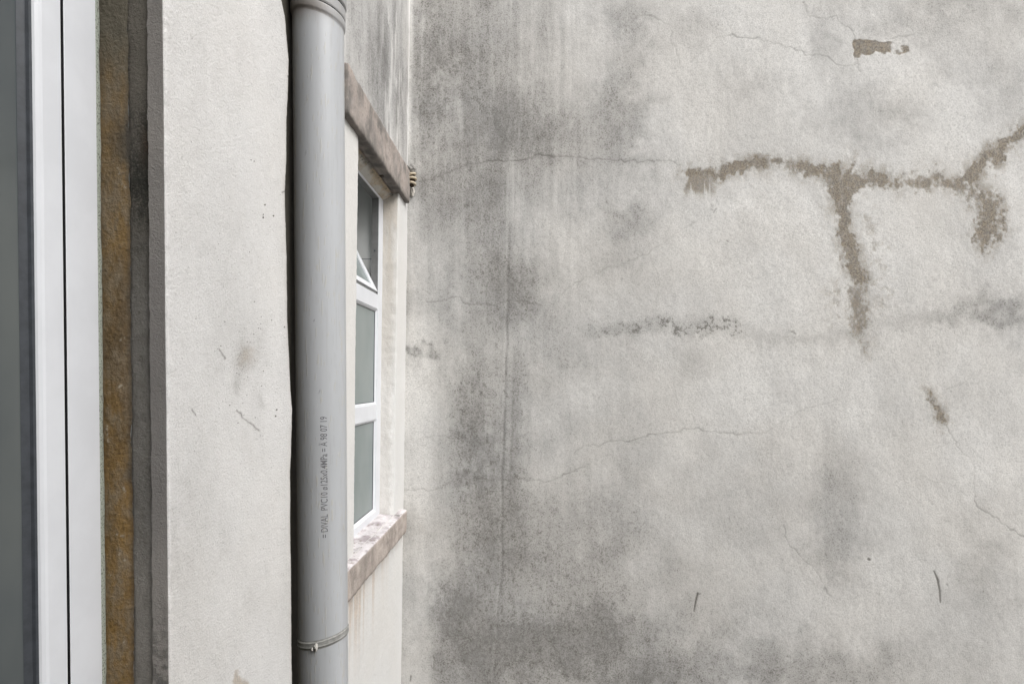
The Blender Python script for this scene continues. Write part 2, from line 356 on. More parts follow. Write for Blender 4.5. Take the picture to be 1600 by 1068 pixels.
# whiter flaked plaster beside the stain
white += .45 * patch([(1145, 315, 22), (1200, 310, 26), (1270, 330, 26), (1295, 370, 10), (1310, 420, 8), (1318, 500, 8)], 14, 1.) * sstep(.3, .6, fbm(px / 14, py / 14, 6, 4))
white += .5 * patch([(1570, 265, 14), (1590, 300, 24), (1575, 330, 8)], 10, 1.) + .4 * patch([(1430, 100, 14), (1370, 102, 14)], 12, 1.)
white += .35 * gauss(px, py, 1325, 225, 3.5, 60) + .25 * gauss(px, py, 1064, 190, 3, 55) + .3 * gauss(px, py, 648, 318, 8, 26)
# corner paint ridge
cline = np.interp(py, [0, 250, 1068], [641, 637, 627])
white += .55 * np.exp(-((px - cline - 1.5) / 3.) ** 2) * sstep(262, 230, py)
# --- spotted mould lines
spk = .85 * sstep(.36, .62, fbm(px / 6, py / 6, 2, 4, .7)); spk2 = sstep(.36, .66, fbm(px / 6, py / 8, 6, 4, .7))
for pts, soft, amp in [
    ([(940, 520, 3), (960, 508, 4), (1000, 511, 3), (1022, 500, 3)], 6, .8), ([(1022, 503, 2), (1060, 517, 3), (1095, 512, 4), (1110, 508, 9), (1130, 505, 9), (1152, 515, 4)], 6, .95),
    ([(1022, 500, 2), (1060, 505, 2)], 5, .6), ([(920, 500, 1), (950, 530, 10)], 12, .35), ([(880, 510, 2), (893, 520, 2)], 4, .6), ([(820, 508, 4), (840, 505, 4)], 12, .35),
    ([(1235, 513, 1), (1248, 524, 1)], 3, .8), ([(1165, 538, 2), (1195, 540, 2)], 4, .5), ([(1140, 486, 2), (1160, 484, 1)], 3, .5),
    ([(1495, 500, 8), (1545, 512, 8), (1600, 510, 8)], 14, .5), ([(1490, 485, 4), (1550, 480, 8), (1610, 478, 8)], 10, .45),
    ([(1070, 262, 3), (1100, 258, 4), (1150, 250, 3), (1220, 248, 3)], 7, .45), ([(1240, 256, 2), (1320, 262, 5), (1400, 270, 4), (1500, 275, 4)], 8, .35),
    ([(1112, 318, 2), (1117, 332, 3)], 4, .8), ([(1350, 535, 4), (1375, 535, 4)], 8, .5), ([(1055, 5, 8), (1130, 18, 10)], 16, .4), ([(690, 835, 20), (730, 860, 20)], 30, .2),
    ([(1280, 20, 10), (1270, 60, 10)], 20, .25), ([(1415, 20, 10), (1330, 10, 10)], 30, .2)]:
    mould_and_shade = np.maximum(mould_and_shade, amp * sstep(soft * 2.6, -soft * .3, line_sdf(px + 8 * jx + 14 * fx_, py + 22 * dy + 14 * fy_, pts)) * spk)
mould_and_shade = np.maximum(mould_and_shade, np.clip((grime_and_shade - .24) * 1.5, 0, .55) * spk2)
# single ticks and holes
for pts, a in [([(1090, 926, 1.2), (1087, 938, 1.0), (1084, 954, .6)], .9), ([(1088, 930, .4), (1095, 926, .4)], .7),
               ([(1459, 891, .6), (1465, 905, 1.6), (1468, 922, 1.1), (1469, 940, .8)], .8), ([(1357, 873, 1.8), (1359, 874, 1.4)], .8), ([(1479, 912, 1), (1480, 913, 1)], .5),
               ([(1115, 332, .6), (1119, 326, .6)], .5), ([(720, 598, 1.2), (721, 599, 1)], .6), ([(1136, 376, 1), (1137, 377, 1)], .5), ([(642, 1055, 1), (641, 1063, .6)], .7), ([(848, 863, 1), (849, 864, .8)], .6)]:
    crack = np.maximum(crack, a * sstep(1.2, -.6, line_sdf(px, py, pts)))
# --- hair cracks
CR = [
    ([(655, 286), (680, 276), (705, 268), (740, 256), (770, 253)], .7), ([(770, 253), (815, 250), (835, 244), (870, 243)], .95), ([(870, 243), (900, 248), (945, 250), (1000, 252), (1030, 249), (1064, 255)], .75),
    ([(660, 452), (672, 458)], .5), ([(668, 470), (684, 472), (715, 466), (732, 474), (775, 477), (798, 468), (822, 469), (850, 478)], .65),
    ([(872, 470), (898, 442), (915, 432), (950, 418), (1000, 402), (1040, 376), (1062, 360), (1085, 350), (1100, 340)], .38),
    ([(895, 708), (912, 700), (942, 696), (956, 689), (985, 690), (1010, 680), (1040, 673), (1090, 671), (1120, 676), (1160, 678)], .62), ([(1160, 678), (1205, 672), (1232, 655), (1262, 638), (1312, 625)], .4),
    ([(953, 690), (952, 660)], .3), ([(627, 766), (680, 764), (718, 747)], .55), ([(740, 747), (800, 749), (860, 749), (888, 738), (915, 727)], .65),
    ([(990, 32), (1005, 26), (1020, 27), (1050, 40), (1048, 60), (1056, 84), (1064, 100)], .42), ([(1080, 97), (1100, 75), (1115, 66)], .35),
    ([(1120, 58), (1140, 54), (1160, 60), (1180, 58), (1215, 68), (1250, 80), (1262, 87), (1295, 90), (1308, 101), (1322, 103), (1340, 100)], .68),
    ([(1255, 2), (1264, 24), (1285, 32), (1308, 27), (1322, 42), (1333, 52), (1336, 64)], .6), ([(1337, 92), (1345, 112)], .5),
    ([(1418, 22), (1421, 42), (1432, 60)], .4), ([(1384, 61), (1405, 58), (1429, 54)], .6), ([(1470, 612), (1485, 608), (1505, 598), (1540, 575)], .3),
    ([(1476, 664), (1488, 682), (1500, 700)], .62), ([(1500, 700), (1516, 716), (1524, 742), (1520, 780)], .42), ([(1520, 780), (1530, 792), (1555, 806), (1578, 824), (1602, 840)], .7),
    ([(1200, 740), (1208, 775), (1215, 792)], .25), ([(1224, 820), (1232, 848), (1248, 866), (1270, 884), (1280, 902), (1292, 925), (1303, 938)], .6), ([(1303, 938), (1330, 933), (1345, 928)], .35),
    ([(1240, 990), (1268, 975), (1272, 950)], .25), ([(1017, 400), (1028, 440), (1024, 488)], .33), ([(1386, 760), (1410, 748), (1440, 744), (1490, 760), (1510, 775)], .25),
    ([(665, 682), (690, 683), (724, 684)], .35), ([(1310, 540), (1330, 535)], .3), ([(1420, 790), (1425, 850)], .12), ([(860, 300), (850, 350), (835, 360)], .25)]
lx = px + 7 * dx + 5.0 * jx; ly = py + 9 * dy + 5.0 * jy
for pts, a in CR:
    d = line_sdf(lx, ly, [(p[0], p[1], 0) for p in pts], 14)
    vary = .55 + .6 * vn(px / 11, py / 11, 7)
    crack = np.maximum(crack, .66 * a * np.clip(vary * 1.25 - .22, .12, 1.1) * np.exp(-(d / .95) ** 2))
grime_and_shade += .10 * sum(np.exp(-(line_sdf(lx, ly, c[0], 30) / 6.) ** 2) * c[1] for c in CR[:3])
grime_and_shade += .16 * sstep(16, 0, line_sdf(px + 14 * fx_, py + 26 * dy + 14 * fy_, [(925, 516, 3), (1010, 508, 3), (1130, 508, 6), (1200, 530, 2), (1300, 530, 1), (1400, 505, 2), (1500, 490, 9), (1610, 490, 11)]))
grime_and_shade = np.where(grime_and_shade > .46, .46 + (grime_and_shade - .46) * .7, grime_and_shade); grime_and_shade = np.clip(grime_and_shade, -.05, .75)
Yd = -(.010 * (fbm(X * 1.3, Z * 1.1, 3, 3) - .5) + .0035 * (fbm(X * 14, Z * 9, 5, 4) - .5)
       + .0007 * (fbm(X * 95, Z * 95, 1, 3) - .5)) + .0016 * crack + .0012 * np.clip(brown * 1.2, 0, 1) + .0018 * seam - .0006 * np.exp(-((ds + 3.5) / 3.) ** 2) * sstep(260, 400, py)
grid('back_wall', X, YB + Yd, Z + ZC, M['back'], None, dict(grime_and_shade=grime_and_shade, crack=crack, brown=brown, mould_and_shade=mould_and_shade, white=white), flip=True)
bw = bpy.data.objects['back_wall']; bw.name = 'rendered_wall'
bw['label'] = 'large weathered grey rendered wall facing the camera with cracks and brown damp stain'; bw['category'] = 'wall'

# ------------------------------------------------------------------ FAR PART OF SIDE WALL (leans slightly)
def W(z): return -.622 + .016 * z
def wp(y, d, z): return (W(z) - d, y, z + ZC)
OY0, OY1, OZ0, OZ1 = 2.12, 2.752, -.615, .862
side = empty('side_wall', (-.62, 2.1, 0), 'narrow white plastered wall holding the small far window, grimy above the stone lintel', 'wall')
ys = axis([(1.30, 1.80, .02), (1.80, OY0, .003), (OY0, OY1, .006), (OY1, YB, .0028), (YB, YB + .1, .05)])
zz = axis([(-ZC, -1.4, .06), (-1.4, OZ0, .0032), (OZ0, OZ1, .0032), (OZ1, 1.9, .0032), (1.9, 3.2, .06)])
Yg, Zg = np.meshgrid(ys, zz, indexing='ij')
edge = .0035 * (fbm(Zg * 22, Yg * 0, 2, 4) - .5)
Yw = Yg + np.where(np.abs(Yg - OY0) < .012, edge, 0) + np.where(np.abs(Yg - OY1) < .012, edge, 0)
px, py = proj(W(Zg), Yg, Zg)
dx = fbm(px / 9, py / 30, 1, 4) - .5; dy = fbm(px / 9, py / 30, 4, 4) - .5
g = np.zeros_like(px); br = g.copy(); wh = g.copy(); mo = g.copy(); ck = g.copy()
up = sstep(.86, .95, Zg)
run = .45 * fbm(Yg * 22, Zg * 2.5, 3, 4) + .55 * fbm(Yg * 9, Zg * 6, 5, 6)
g += up * (.38 + 1.05 * (run - .45) + .18 * gauss(px, py, 598, 130, 22, 110) + .12 * gauss(px, py, 628, 180, 10, 90))
wh += up * .55 * sstep(.54, .70, fbm(Yg * 16 + 3, Zg * 4.5, 6, 6)) * sstep(590, 606, px)
wh += up * .8 * np.exp(-((Yg - YB + .012) / .012) ** 2)
dn = sstep(-.70, -.745, Zg)
streak = fbm(Yg * 46, Zg * .9, 5, 3)
br += dn * (.85 * sstep(.46, .68, streak) * sstep(-1.12, -.74, Zg) + .25 * sstep(-.9, -.74, Zg)) * sstep(2.75, 2.35, Yg)
br += dn * .30 * sstep(-.83, -.74, Zg) * sstep(.4, .6, streak)
g += dn * .06 * (run - .3)
g += .25 * np.exp(-((Yg - YB) / .006) ** 2) * sstep(-.6, -.7, Zg)
mo = np.maximum(mo, 1.6 * sstep(1.82, 1.70, Yg + .03 * dx))  # shade behind the pipe painted on the wall along with algae
keep = ~((Yg[:-1, :-1] >= OY0 - 1e-4) & (Yg[1:, 1:] <= OY1 + 1e-4) & (Zg[:-1, :-1] >= OZ0 - 1e-4) & (Zg[1:, 1:] <= OZ1 + 1e-4))
disp = .004 * (fbm(Yg * 9, Zg * 7, 2, 4) - .5) + .0014 * (fbm(Yg * 90, Zg * 90, 5, 3) - .5)
# rounded arrises round the opening
rd = np.minimum(np.abs(Yg - OY0), np.abs(Yg - OY1)); inside_z = (Zg > OZ0 - .01) & (Zg < OZ1 + .01)
disp -= np.where(inside_z, .005 * np.exp(-(rd / .004) ** 2), 0)
grid('plaster_face', W(Zg) + disp, Yw, Zg + ZC, M['side'], side, dict(grime_and_shade=np.clip(g, 0, 1), brown=np.clip(br, 0, .8), white=wh, mould_and_shade=mo, crack=ck), keep=keep)
# reveals of the opening
def strip(name, A, Bv, n, zlist, mat, parent, amp=.002, attrs=None, flip=False, seed=1):
    """sheet between two upright lines A=(y,d) and B=(y,d)"""
    t = np.linspace(0, 1, n); T, Zz = np.meshgrid(t, zlist, indexing='ij')
    yy = A[0] + (Bv[0] - A[0]) * T; dd = A[1] + (Bv[1] - A[1]) * T
    nn = np.array([Bv[1] - A[1], -(Bv[0] - A[0])]); nn = nn / np.linalg.norm(nn)
    ed = .0035 * (fbm(Zz * 22, Zz * 0 + 0., 2, 4) - .5)
    k = amp * 2 * (fbm(T * 3 + 7, Zz * 25, seed, 4) - .5)
    at = {k2: (v(T, Zz) if callable(v) else v) for k2, v in (attrs or {}).items()}
    return grid(name, W(Zz) - dd - k * nn[1] * 0, yy + ed * (1 - T) - np.abs(nn[0]) * k, Zz + ZC, mat, parent, at, flip=flip)
zr = axis([(OZ0 - .01, OZ1 + .01, .004)])
strip('jamb', (OY1, .004), (OY1 - .012, .075), 22, zr, M['cream'], side, .0022,
      dict(grime_and_shade=lambda T, Z_: np.clip(.10 + .35 * sstep(-.57, -.615, Z_) + .25 * (fbm(T * 3, Z_ * 18, 3, 4) - .45), 0, 1),
           brown=lambda T, Z_: .32 * sstep(.2, .95, Z_) * sstep(.45, .62, fbm(T * 3, Z_ * 7, 5, 4)),
           white=lambda T, Z_: .65 * sstep(.45, .0, T + .3 * (fbm(T * 2, Z_ * 25, 6, 3) - .5)) + .55 * sstep(.25, -.1, Z_)), flip=False)
strip('jamb', (OY0, .004), (OY0, .075), 8, zr, M['side'], side, .001, dict(grime_and_shade=lambda T, Z_: T * 0), flip=True)
# soffit under the lintel, dirty cream plaster
ty = axis([(OY0 - .02, OY1 + .01, .004)]); td = np.linspace(.022, .08, 20); Ty, Td = np.meshgrid(ty, td, indexing='ij')
zsof = OZ1 - .010 - .032 * sstep(.01, .08, Td) + .003 * (fbm(Ty * 40, Td * 40, 3, 4) - .5)
grid('soffit', W(zsof) - Td, Ty, zsof + ZC, M['cream'], side,
     dict(grime_and_shade=np.clip(.12 + 1.0 * sstep(.046, .022, Td + .012 * (fbm(Ty * 40, Td * 40, 5, 4) - .5)), 0, 1), brown=.75 * sstep(.40, .60, fbm(Ty * 14, Td * 30, 1, 4)),
          mould_and_shade=.8 * sstep(.58, .7, fbm(Ty * 70, Td * 70, 2, 3)) * sstep(.08, .02, Td)), flip=True)
mesh('sill_bed', [wp(OY0, 0, OZ0 - .005), wp(OY1, 0, OZ0 - .005), wp(OY1, .16, OZ0 - .005), wp(OY0, .16, OZ0 - .005)], [(0, 1, 2, 3)], M['cream'], side)

hw = empty('unseen_house_wall', (2.2, -1.7, 0), 'plain grey rendered house wall behind the viewer, unseen, added to cut light from there', 'wall')  # out of view; added so less light reaches the pipe from behind
mesh('wall_face', [(XQ, YQ, ZQ) for ZQ in (0, ZC + 2.6) for (XQ, YQ) in ((-.85, -1.6), (5.2, -1.6), (5.2, -1.9), (-.85, -1.9))], [(0, 1, 5, 4), (1, 2, 6, 5), (2, 3, 7, 6), (3, 0, 4, 7), (4, 5, 6, 7)], M['jambgrey'], hw)
# ------------------------------------------------------------------ rectangular ring members
def ring(name, y0, y1, z0, z1, prof, mat, parent, fn=wp, closed=True, smooth=False):
    """prof: (inset from the outer rectangle, depth) points, closed round the member's section"""
    V = []; Fc = []; n = len(prof)
    for (i, d) in prof:
        for (yy, zq) in ((y0 + i, z0 + i), (y1 - i, z0 + i), (y1 - i, z1 - i), (y0 + i, z1 - i)): V.append(fn(yy, d, zq))
    for k in range(n if closed else n - 1):
        k2 = (k + 1) % n
        for c in range(4):
            c2 = (c + 1) % 4; Fc.append((k * 4 + c, k * 4 + c2, k2 * 4 + c2, k2 * 4 + c))
    o = mesh(name, V, Fc, mat, parent, smooth)
    bm = bmesh.new(); bm.from_mesh(o.data); bmesh.ops.recalc_face_normals(bm, faces=bm.faces); bm.to_mesh(o.data); bm.free()
    return o
def rbox(name, lo, hi, mat, parent, fn, bev=.003):
    bm = bmesh.new(); bmesh.ops.create_cube(bm, size=1)
    for v in bm.verts: v.co = Vector([(lo[i] + hi[i]) / 2 + v.co[i] * (hi[i] - lo[i]) for i in range(3)])
    if bev: bmesh.ops.bevel(bm, geom=bm.edges[:], offset=bev, segments=2, profile=.6, affect='EDGES')
    for v in bm.verts: v.co = Vector(fn(*v.co))
    bmesh.ops.recalc_face_normals(bm, faces=bm.faces)
    me = bpy.data.meshes.new(name); bm.to_mesh(me); bm.free(); return link(name, me, mat, parent, False)
def pane(name, y0, y1, z0, z1, d, mat, parent, fn=wp, th=.005):
    return rbox(name, (y0, d, z0), (y1, d + th, z1), mat, parent, fn, 0)

# ------------------------------------------------------------------ FAR WINDOW
win = empty('small_window', (W(0) - .09, 2.43, ZC + OZ0), 'small white window beside the corner with stone lintel, frosted panes and top pane tilted open', 'window')
FY0, FY1, FZ0, FZ1, FD = OY0 - .035, OY1 - .006, -.655, .886, .067
ring('frame', FY0, FY1, FZ0, FZ1, [(0, FD), (.070, FD), (.072, FD + .002), (.072, FD + .026), (0, FD + .026)], M['pvc_white'], win)
GY0, GY1 = FY0 + .0722, FY1 - .0722
rbox('transom', (GY0, FD + .001, .318), (GY1, FD + .025, .384), M['pvc_white'], win, wp, .003)
rbox('transom', (GY0, FD + .001, -.172), (GY1, FD + .025, -.104), M['pvc_white'], win, wp, .003)
for (a, bz) in ((-.104, .318), (-.5828, -.172)):
    r = ring('bead', GY0, GY1, a, bz, [(0, FD + .005), (.004, FD + .005), (.009, FD + .011), (.009, FD + .022), (0, FD + .022)], M['pvc_white'], win)
    p_ = pane('pane', GY0 + .005, GY1 - .005, a + .005, bz - .005, FD + .0135, M['glass_frost'], win)
    ring('gasket', GY0 + .0086, GY1 - .0086, a + .0086, bz - .0086, [(0, FD + .0108), (.003, FD + .0125), (.003, FD + .0145), (0, FD + .0145)], M['gasket'], win)
# inner stop round the hopper opening (its shade painted as dark grey)
ring('hopper_rebate', GY0, GY1, .3845, .8145, [(0, FD + .003), (.004, FD + .003), (.004, FD + .032), (0, FD + .032)], simple('shaded_plastic', (.17, .17, .17), .5, .4, 30, .2), win)
rbox('screw', (GY1 - .0065, FD + .014, .575), (GY1 - .0035, FD + .020, .583), M['gasket'], win, wp, .001)
# hopper sash, hinged at its foot, tilted into the room
ang = math.radians(27); HZ = .392
def hop(y, d, z):
    dz = z - HZ; dd = d - (FD + .012)
    return wp(y, FD + .012 + dd * math.cos(ang) + dz * math.sin(ang), HZ + dz * math.cos(ang) - dd * math.sin(ang))
hs_ = ring('hopper_sash', GY0 + .006, GY1 - .006, HZ, HZ + .41, [(0, FD), (.026, FD), (.029, FD + .005), (.029, FD + .024), (0, FD + .024)], M['pvc_white'], win, hop)
pane('pane', GY0 + .033, GY1 - .033, HZ + .027, HZ + .383, FD + .010, M['glass_frost'], hs_, hop)
# room side: plastered inner reveal and room
rev = [(-.02, 0), (0, 0)]
mesh('inner_reveal', [wp(FY1 - .055, FD + .0275, OZ0), wp(FY1 - .055, .36, OZ0), wp(FY1 - .055, .36, .90), wp(FY1 - .055, FD + .0275, .90),
                      wp(FY0, .36, .90), wp(FY0, FD + .0275, .90)], [(0, 1, 2, 3), (3, 2, 4, 5)], M['room'], win)
mesh('tile_joint', [wp(FY1 - .0553, FD + .0275, .545), wp(FY1 - .0553, .36, .545), wp(FY1 - .0553, .36, .5475), wp(FY1 - .0553, FD + .0275, .5475)], [(0, 1, 2, 3)], M['gasket'], win)
rm = mesh('room_shell', [(-3.4, 1.4, ZC - 1.5), (-.98, 1.4, ZC - 1.5), (-.98, 4.2, ZC - 1.5), (-3.4, 4.2, ZC - 1.5), (-3.4, 1.4, ZC + 1.3), (-.98, 1.4, ZC + 1.3), (-.98, 4.2, ZC + 1.3), (-3.4, 4.2, ZC + 1.3)],
     [(0, 1, 2, 3), (4, 7, 6, 5), (0, 3, 7, 4), (3, 2, 6, 7), (0, 4, 5, 1)][:2] + [(3, 2, 6, 7), (0, 4, 5, 1)], M['room'], side)  # far end left open so sky light brightens the inner reveal

# ------------------------------------------------------------------ stone lintel and sill
def stone(name, y0, y1, x0, x1, z0, z1, mat, parent, res=.008, r=.007, amp=.004, topslope=0., mould_and_shade=None, endcut=0.):
    P = {}; V = []; Fc = []
    ax = [np.linspace(a, b2, max(2, int(round((b2 - a) / res)) + 1)) for a, b2 in ((x0, x1), (y0, y1), (z0, z1))]
    def vid(i, j, k):
        key = (i, j, k)
        if key not in P: P[key] = len(V); V.append([ax[0][i], ax[1][j], ax[2][k]])
        return P[key]
    nx, ny, nz = [len(a) - 1 for a in ax]
    for i in range(nx):
        for j in range(ny):
            Fc.append((vid(i, j, 0), vid(i, j + 1, 0), vid(i + 1, j + 1, 0), vid(i + 1, j, 0)))
            Fc.append((vid(i, j, nz), vid(i + 1, j, nz), vid(i + 1, j + 1, nz), vid(i, j + 1, nz)))
    for i in range(nx):
        for k in range(nz):
            Fc.append((vid(i, 0, k), vid(i + 1, 0, k), vid(i + 1, 0, k + 1), vid(i, 0, k + 1)))
            Fc.append((vid(i, ny, k), vid(i, ny, k + 1), vid(i + 1, ny, k + 1), vid(i + 1, ny, k)))
    for j in range(ny):
        for k in range(nz):
            Fc.append((vid(0, j, k), vid(0, j, k + 1), vid(0, j + 1, k + 1), vid(0, j + 1, k)))
            Fc.append((vid(nx, j, k), vid(nx, j + 1, k), vid(nx, j + 1, k + 1), vid(nx, j, k + 1)))
    p = np.array(V); lo = np.array([x0, y0, z0]) + r; hi = np.array([x1, y1, z1]) - r
    q = np.clip(p, lo, hi); nrm = p - q; L = np.linalg.norm(nrm, axis=1)[:, None]; nrm = nrm / np.maximum(L, 1e-9)
    p = q + nrm * r
    out = []; mo = []
    for a, nn in zip(p, nrm):
        v = Vector(a)
        h = mn.fractal(v * 22, .9, 2.1, 4) * amp * .6 + mn.noise(v * 7) * amp * .8
        c = Vector(nn) * h
        x, y, z = v + c
        z += topslope * (x - x1) * (1 if z > (z0 + z1) / 2 else 0)
        out.append((x + .016 * z, y, z + ZC)); mo.append(mould_and_shade(x, y, z, nn) if mould_and_shade else 0.)
    me = bpy.data.meshes.new(name); me.from_pydata(out, [], Fc); me.update()
    at = me.attributes.new('mould_and_shade', 'FLOAT', 'POINT'); at.data.foreach_set('value', np.array(mo, np.float32))
    return link(name, me, mat, parent)
def ml(x, y, z, n):
    v = Vector((x, y, z)); a = .5 + .5 * mn.noise(v * 30)
    m = 0.
    if n[2] < -.3: m = .75 * min(1, max(0, (x + .648) / .02)) * (.5 + a * .7)
    elif n[0] > .3:
        m = .75 * max(0, 1 - (z - .865) / .02) * a + .25 * max(0, mn.noise(v * 9)) + .35 * max(0, mn.noise(Vector((x, y * 14, z * 3))))
    if n[1] < -.5: m = .45
    return max(0, min(.9, m))
stone('stone_lintel', 1.925, 2.905, -.70, -.602, .857, 1.017, M['lintel'], win, mould_and_shade=ml, amp=.005)
def msil(x, y, z, n):
    v = Vector((x, y, z)); m = 0
    if n[2] > .5: m = .5 * max(0, mn.noise(Vector((x * 30, y * 14, 0)))) + .5 * max(0, 1 - abs(y - 2.75) / .02)
    if n[0] > .4: m = .28 * max(0, mn.noise(Vector((x, y * 34, z * 2)))) + .3 * max(0, 1 - (z + .731) / .012)
    return max(0, min(.8, m))
stone('stone_sill', 1.80, 2.885, -.74, -.590, -.731, -.621, M['sill'], win, mould_and_shade=msil, topslope=-.10, amp=.005)
rbox('bolt', (-.645, 2.50, .8655), (-.632, 2.512, .852), M['metal'], win, lambda x, y, z: (x + .016 * z, y, z + ZC), .002)

# ------------------------------------------------------------------ PIER between near window and pipe
XP, YJ, YE = -.55, .904, 1.350
pier = empty('plastered_pier', (-.6, 1.1, 0), 'white rough plastered wall pier between the near window and the grey downpipe', 'wall')
# cross section, from the deep end of the jamb round to the back of the chase
sec = [(-.5765, YJ)]
for t in np.arange(-.574, XP - .004, .0016): sec.append((t, YJ))
for k in range(1, 6):
    a = k / 5 * math.pi / 2; sec.append((XP - .004 + .004 * math.sin(a), YJ + .004 - .004 * math.cos(a)))
for t in np.arange(YJ + .0055, YE - .008, .0019): sec.append((XP, t))
for k in range(0, 8):
    a = k / 7 * math.pi / 2; sec.append((XP - .008 + .008 * math.cos(a), YE - .008 + .008 * math.sin(a)))
for t in np.arange(XP - .011, -.655, -.004): sec.append((t, YE))
sec = np.array(sec); ns = len(sec); T = np.arange(ns)
zp = axis([(-ZC, -.70, .05), (-.70, .98, .0019), (.98, 3.2, .05)])
I, Zp = np.meshgrid(T, zp, indexing='ij'); Xs = sec[I, 0]; Ys = sec[I, 1]
tan = np.gradient(sec, axis=0); nr = np.stack([tan[:, 1], -tan[:, 0]], 1); nr /= np.linalg.norm(nr, axis=1)[:, None]
arc = np.concatenate([[0], np.cumsum(np.linalg.norm(np.diff(sec, axis=0), axis=1))]); A_ = arc[I]
jf = (Ys < YJ + .0035) ; corner = np.exp(-((A_ - (arc[np.argmax(sec[:, 1] > YJ + .003)])) / .006) ** 2)
h = .0034 * (fbm(A_ * 14, Zp * 9, 2, 4) - .5) + .0007 * (fbm(A_ * 160, Zp * 160, 5, 3) - .5) + .0012 * (fbm(A_ * 420, Zp * 420, 1, 3) - .5) * 0.35
h = h + corner * .0048 * (fbm(A_ * 0, Zp * 38, 6, 5) - .5)
fe = sstep(1.26, 1.35, Ys)                       # the soft wandering edge beside the pipe
wav = np.interp(Zp, [-.685, -.5, -.355, -.21, -.066, -.008, .137, .28, .427, .5, .585, .643, .73, .817, .86], [.011, .011, .006, .006, .024, .011, -.008, -.005, -.014, -.006, -.001, .005, .011, -.004, -.036])
Yo = Ys + nr[I, 1] * h + fe * (wav + .017 + .004 * (fbm(A_ * 0, Zp * 12, 3, 3) - .5)); Xo = Xs + nr[I, 0] * h + np.where(I < 3, .0042 * (fbm(Zp * 60, Zp * 0, 3, 6, .7) - .5), 0)
Xo = Xo - sstep(1.32, 1.352, Ys) * .004
px, py = proj(Xs, Ys, Zp); face = (Ys > YJ + .003) & (Xs > XP - .003)
dx = fbm(px / 22, py / 22, 1, 4) - .5; dy = fbm(px / 22, py / 22, 4, 4) - .5; jx = vn(px / 5, py / 5, 2) - .5
g = .03 + 0 * px; br = 0 * px; wh = 0 * px; mo = 0 * px; ck = 0 * px
bx = px + 30 * dx; by = py + 40 * dy
g += np.where(face, .22 * gauss(bx, by, 383, 560, 11, 26) + .28 * gauss(bx, by, 377, 600, 7, 14) + .18 * gauss(bx, by, 405, 625, 8, 14) + .10 * gauss(bx, by, 345, 340, 60, 150) + .07 * gauss(bx, by, 370, 540, 50, 120)
     + .10 * gauss(bx, by, 300, 900, 40, 200) + .26 * np.clip(fbm(px / 45, py / 130, 6, 6, .6) - .44, 0, 1) + .22 * np.clip(fbm(px / 12, py / 24, 3, 5, .65) - .52, 0, 1) + .07 * sstep(425, 449, px), 0)
br += np.where(face, .45 * gauss(bx, by, 387, 556, 8, 13) + .8 * sstep(5, -3, line_sdf(bx, by, [(364, 1062, 5), (372, 1056, 6), (382, 1072, 8)])), 0)
pts = np.random.default_rng(3)
spots = [(392, 250, 1.6), (397, 252, 1.4), (414, 320, 2.), (411, 335, 1.6), (411, 340, 2.2), (427, 337, 2.), (345, 540, 1.6), (424, 500, 1.4), (441, 510, 1.5), (407, 513, 1.2), (359, 633, 1.6), (430, 640, 1.6), (429, 650, 1.6), (372, 660, 1.6), (399, 652, 1.5), (300, 60, 1.2)]
spots += [(pts.uniform(275, 445), pts.uniform(0, 1068), pts.uniform(.4, .85)) for _ in range(170)] + [(pts.normal(380, 22), pts.normal(560, 60), pts.uniform(.7, 1.4)) for _ in range(45)]
for (cx, cy, r_) in spots: mo = np.maximum(mo, np.where(face, 1.3 * sstep(r_ * 1.1, r_ * .3, np.hypot(px - cx, py - cy)), 0))
for c_ in ([(343, 545), (347, 555), (352, 560)], [(372, 640), (378, 652), (392, 662), (406, 672)], [(300, 640), (304, 648)], [(446, 110), (449, 118)], [(440, 300), (450, 298)]):
    ck = np.maximum(ck, np.where(face, .7 * np.exp(-(line_sdf(px + 5 * jx, py, [(a[0], a[1], 0) for a in c_], 12) / 1.1) ** 2), 0))
# olive algae where the edge turns, then the chase's shade painted black
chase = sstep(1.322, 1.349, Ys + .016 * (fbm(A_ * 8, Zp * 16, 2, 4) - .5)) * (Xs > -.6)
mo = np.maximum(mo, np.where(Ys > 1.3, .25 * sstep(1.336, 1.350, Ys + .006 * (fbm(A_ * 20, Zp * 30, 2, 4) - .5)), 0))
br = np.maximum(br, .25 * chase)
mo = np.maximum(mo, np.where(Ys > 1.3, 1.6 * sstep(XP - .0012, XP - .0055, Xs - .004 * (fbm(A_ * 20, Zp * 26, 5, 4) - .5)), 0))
# the bare grey return inside the window opening
jm = np.where(Ys <= YJ + .0001, 1., 0.) * np.where(Xs < XP - .0015 + .002 * (fbm(Zp * 60, Zp * 0, 3, 4) - .5), 1, 0)
lowg = jm * (.75 * sstep(-.32, -.46, Zp + .06 * dx) * sstep(.40, .60, fbm(A_ * 120, Zp * 120, 4, 3)) + .15 * sstep(.2, .7, Zp))
po = grid('plaster_coat', Xo, Yo, Zp + ZC, None, pier, dict(grime_and_shade=np.clip(g + lowg * 1.1, 0, 1), brown=br, white=wh, mould_and_shade=mo, crack=ck), flip=False)
po.data.materials.append(M['pier']); po.data.materials.append(M['jambgrey'])
fi = (jm[:-1, :-1] > .5).reshape(-1).astype(np.int32); po.data.polygons.foreach_set('material_index', fi)
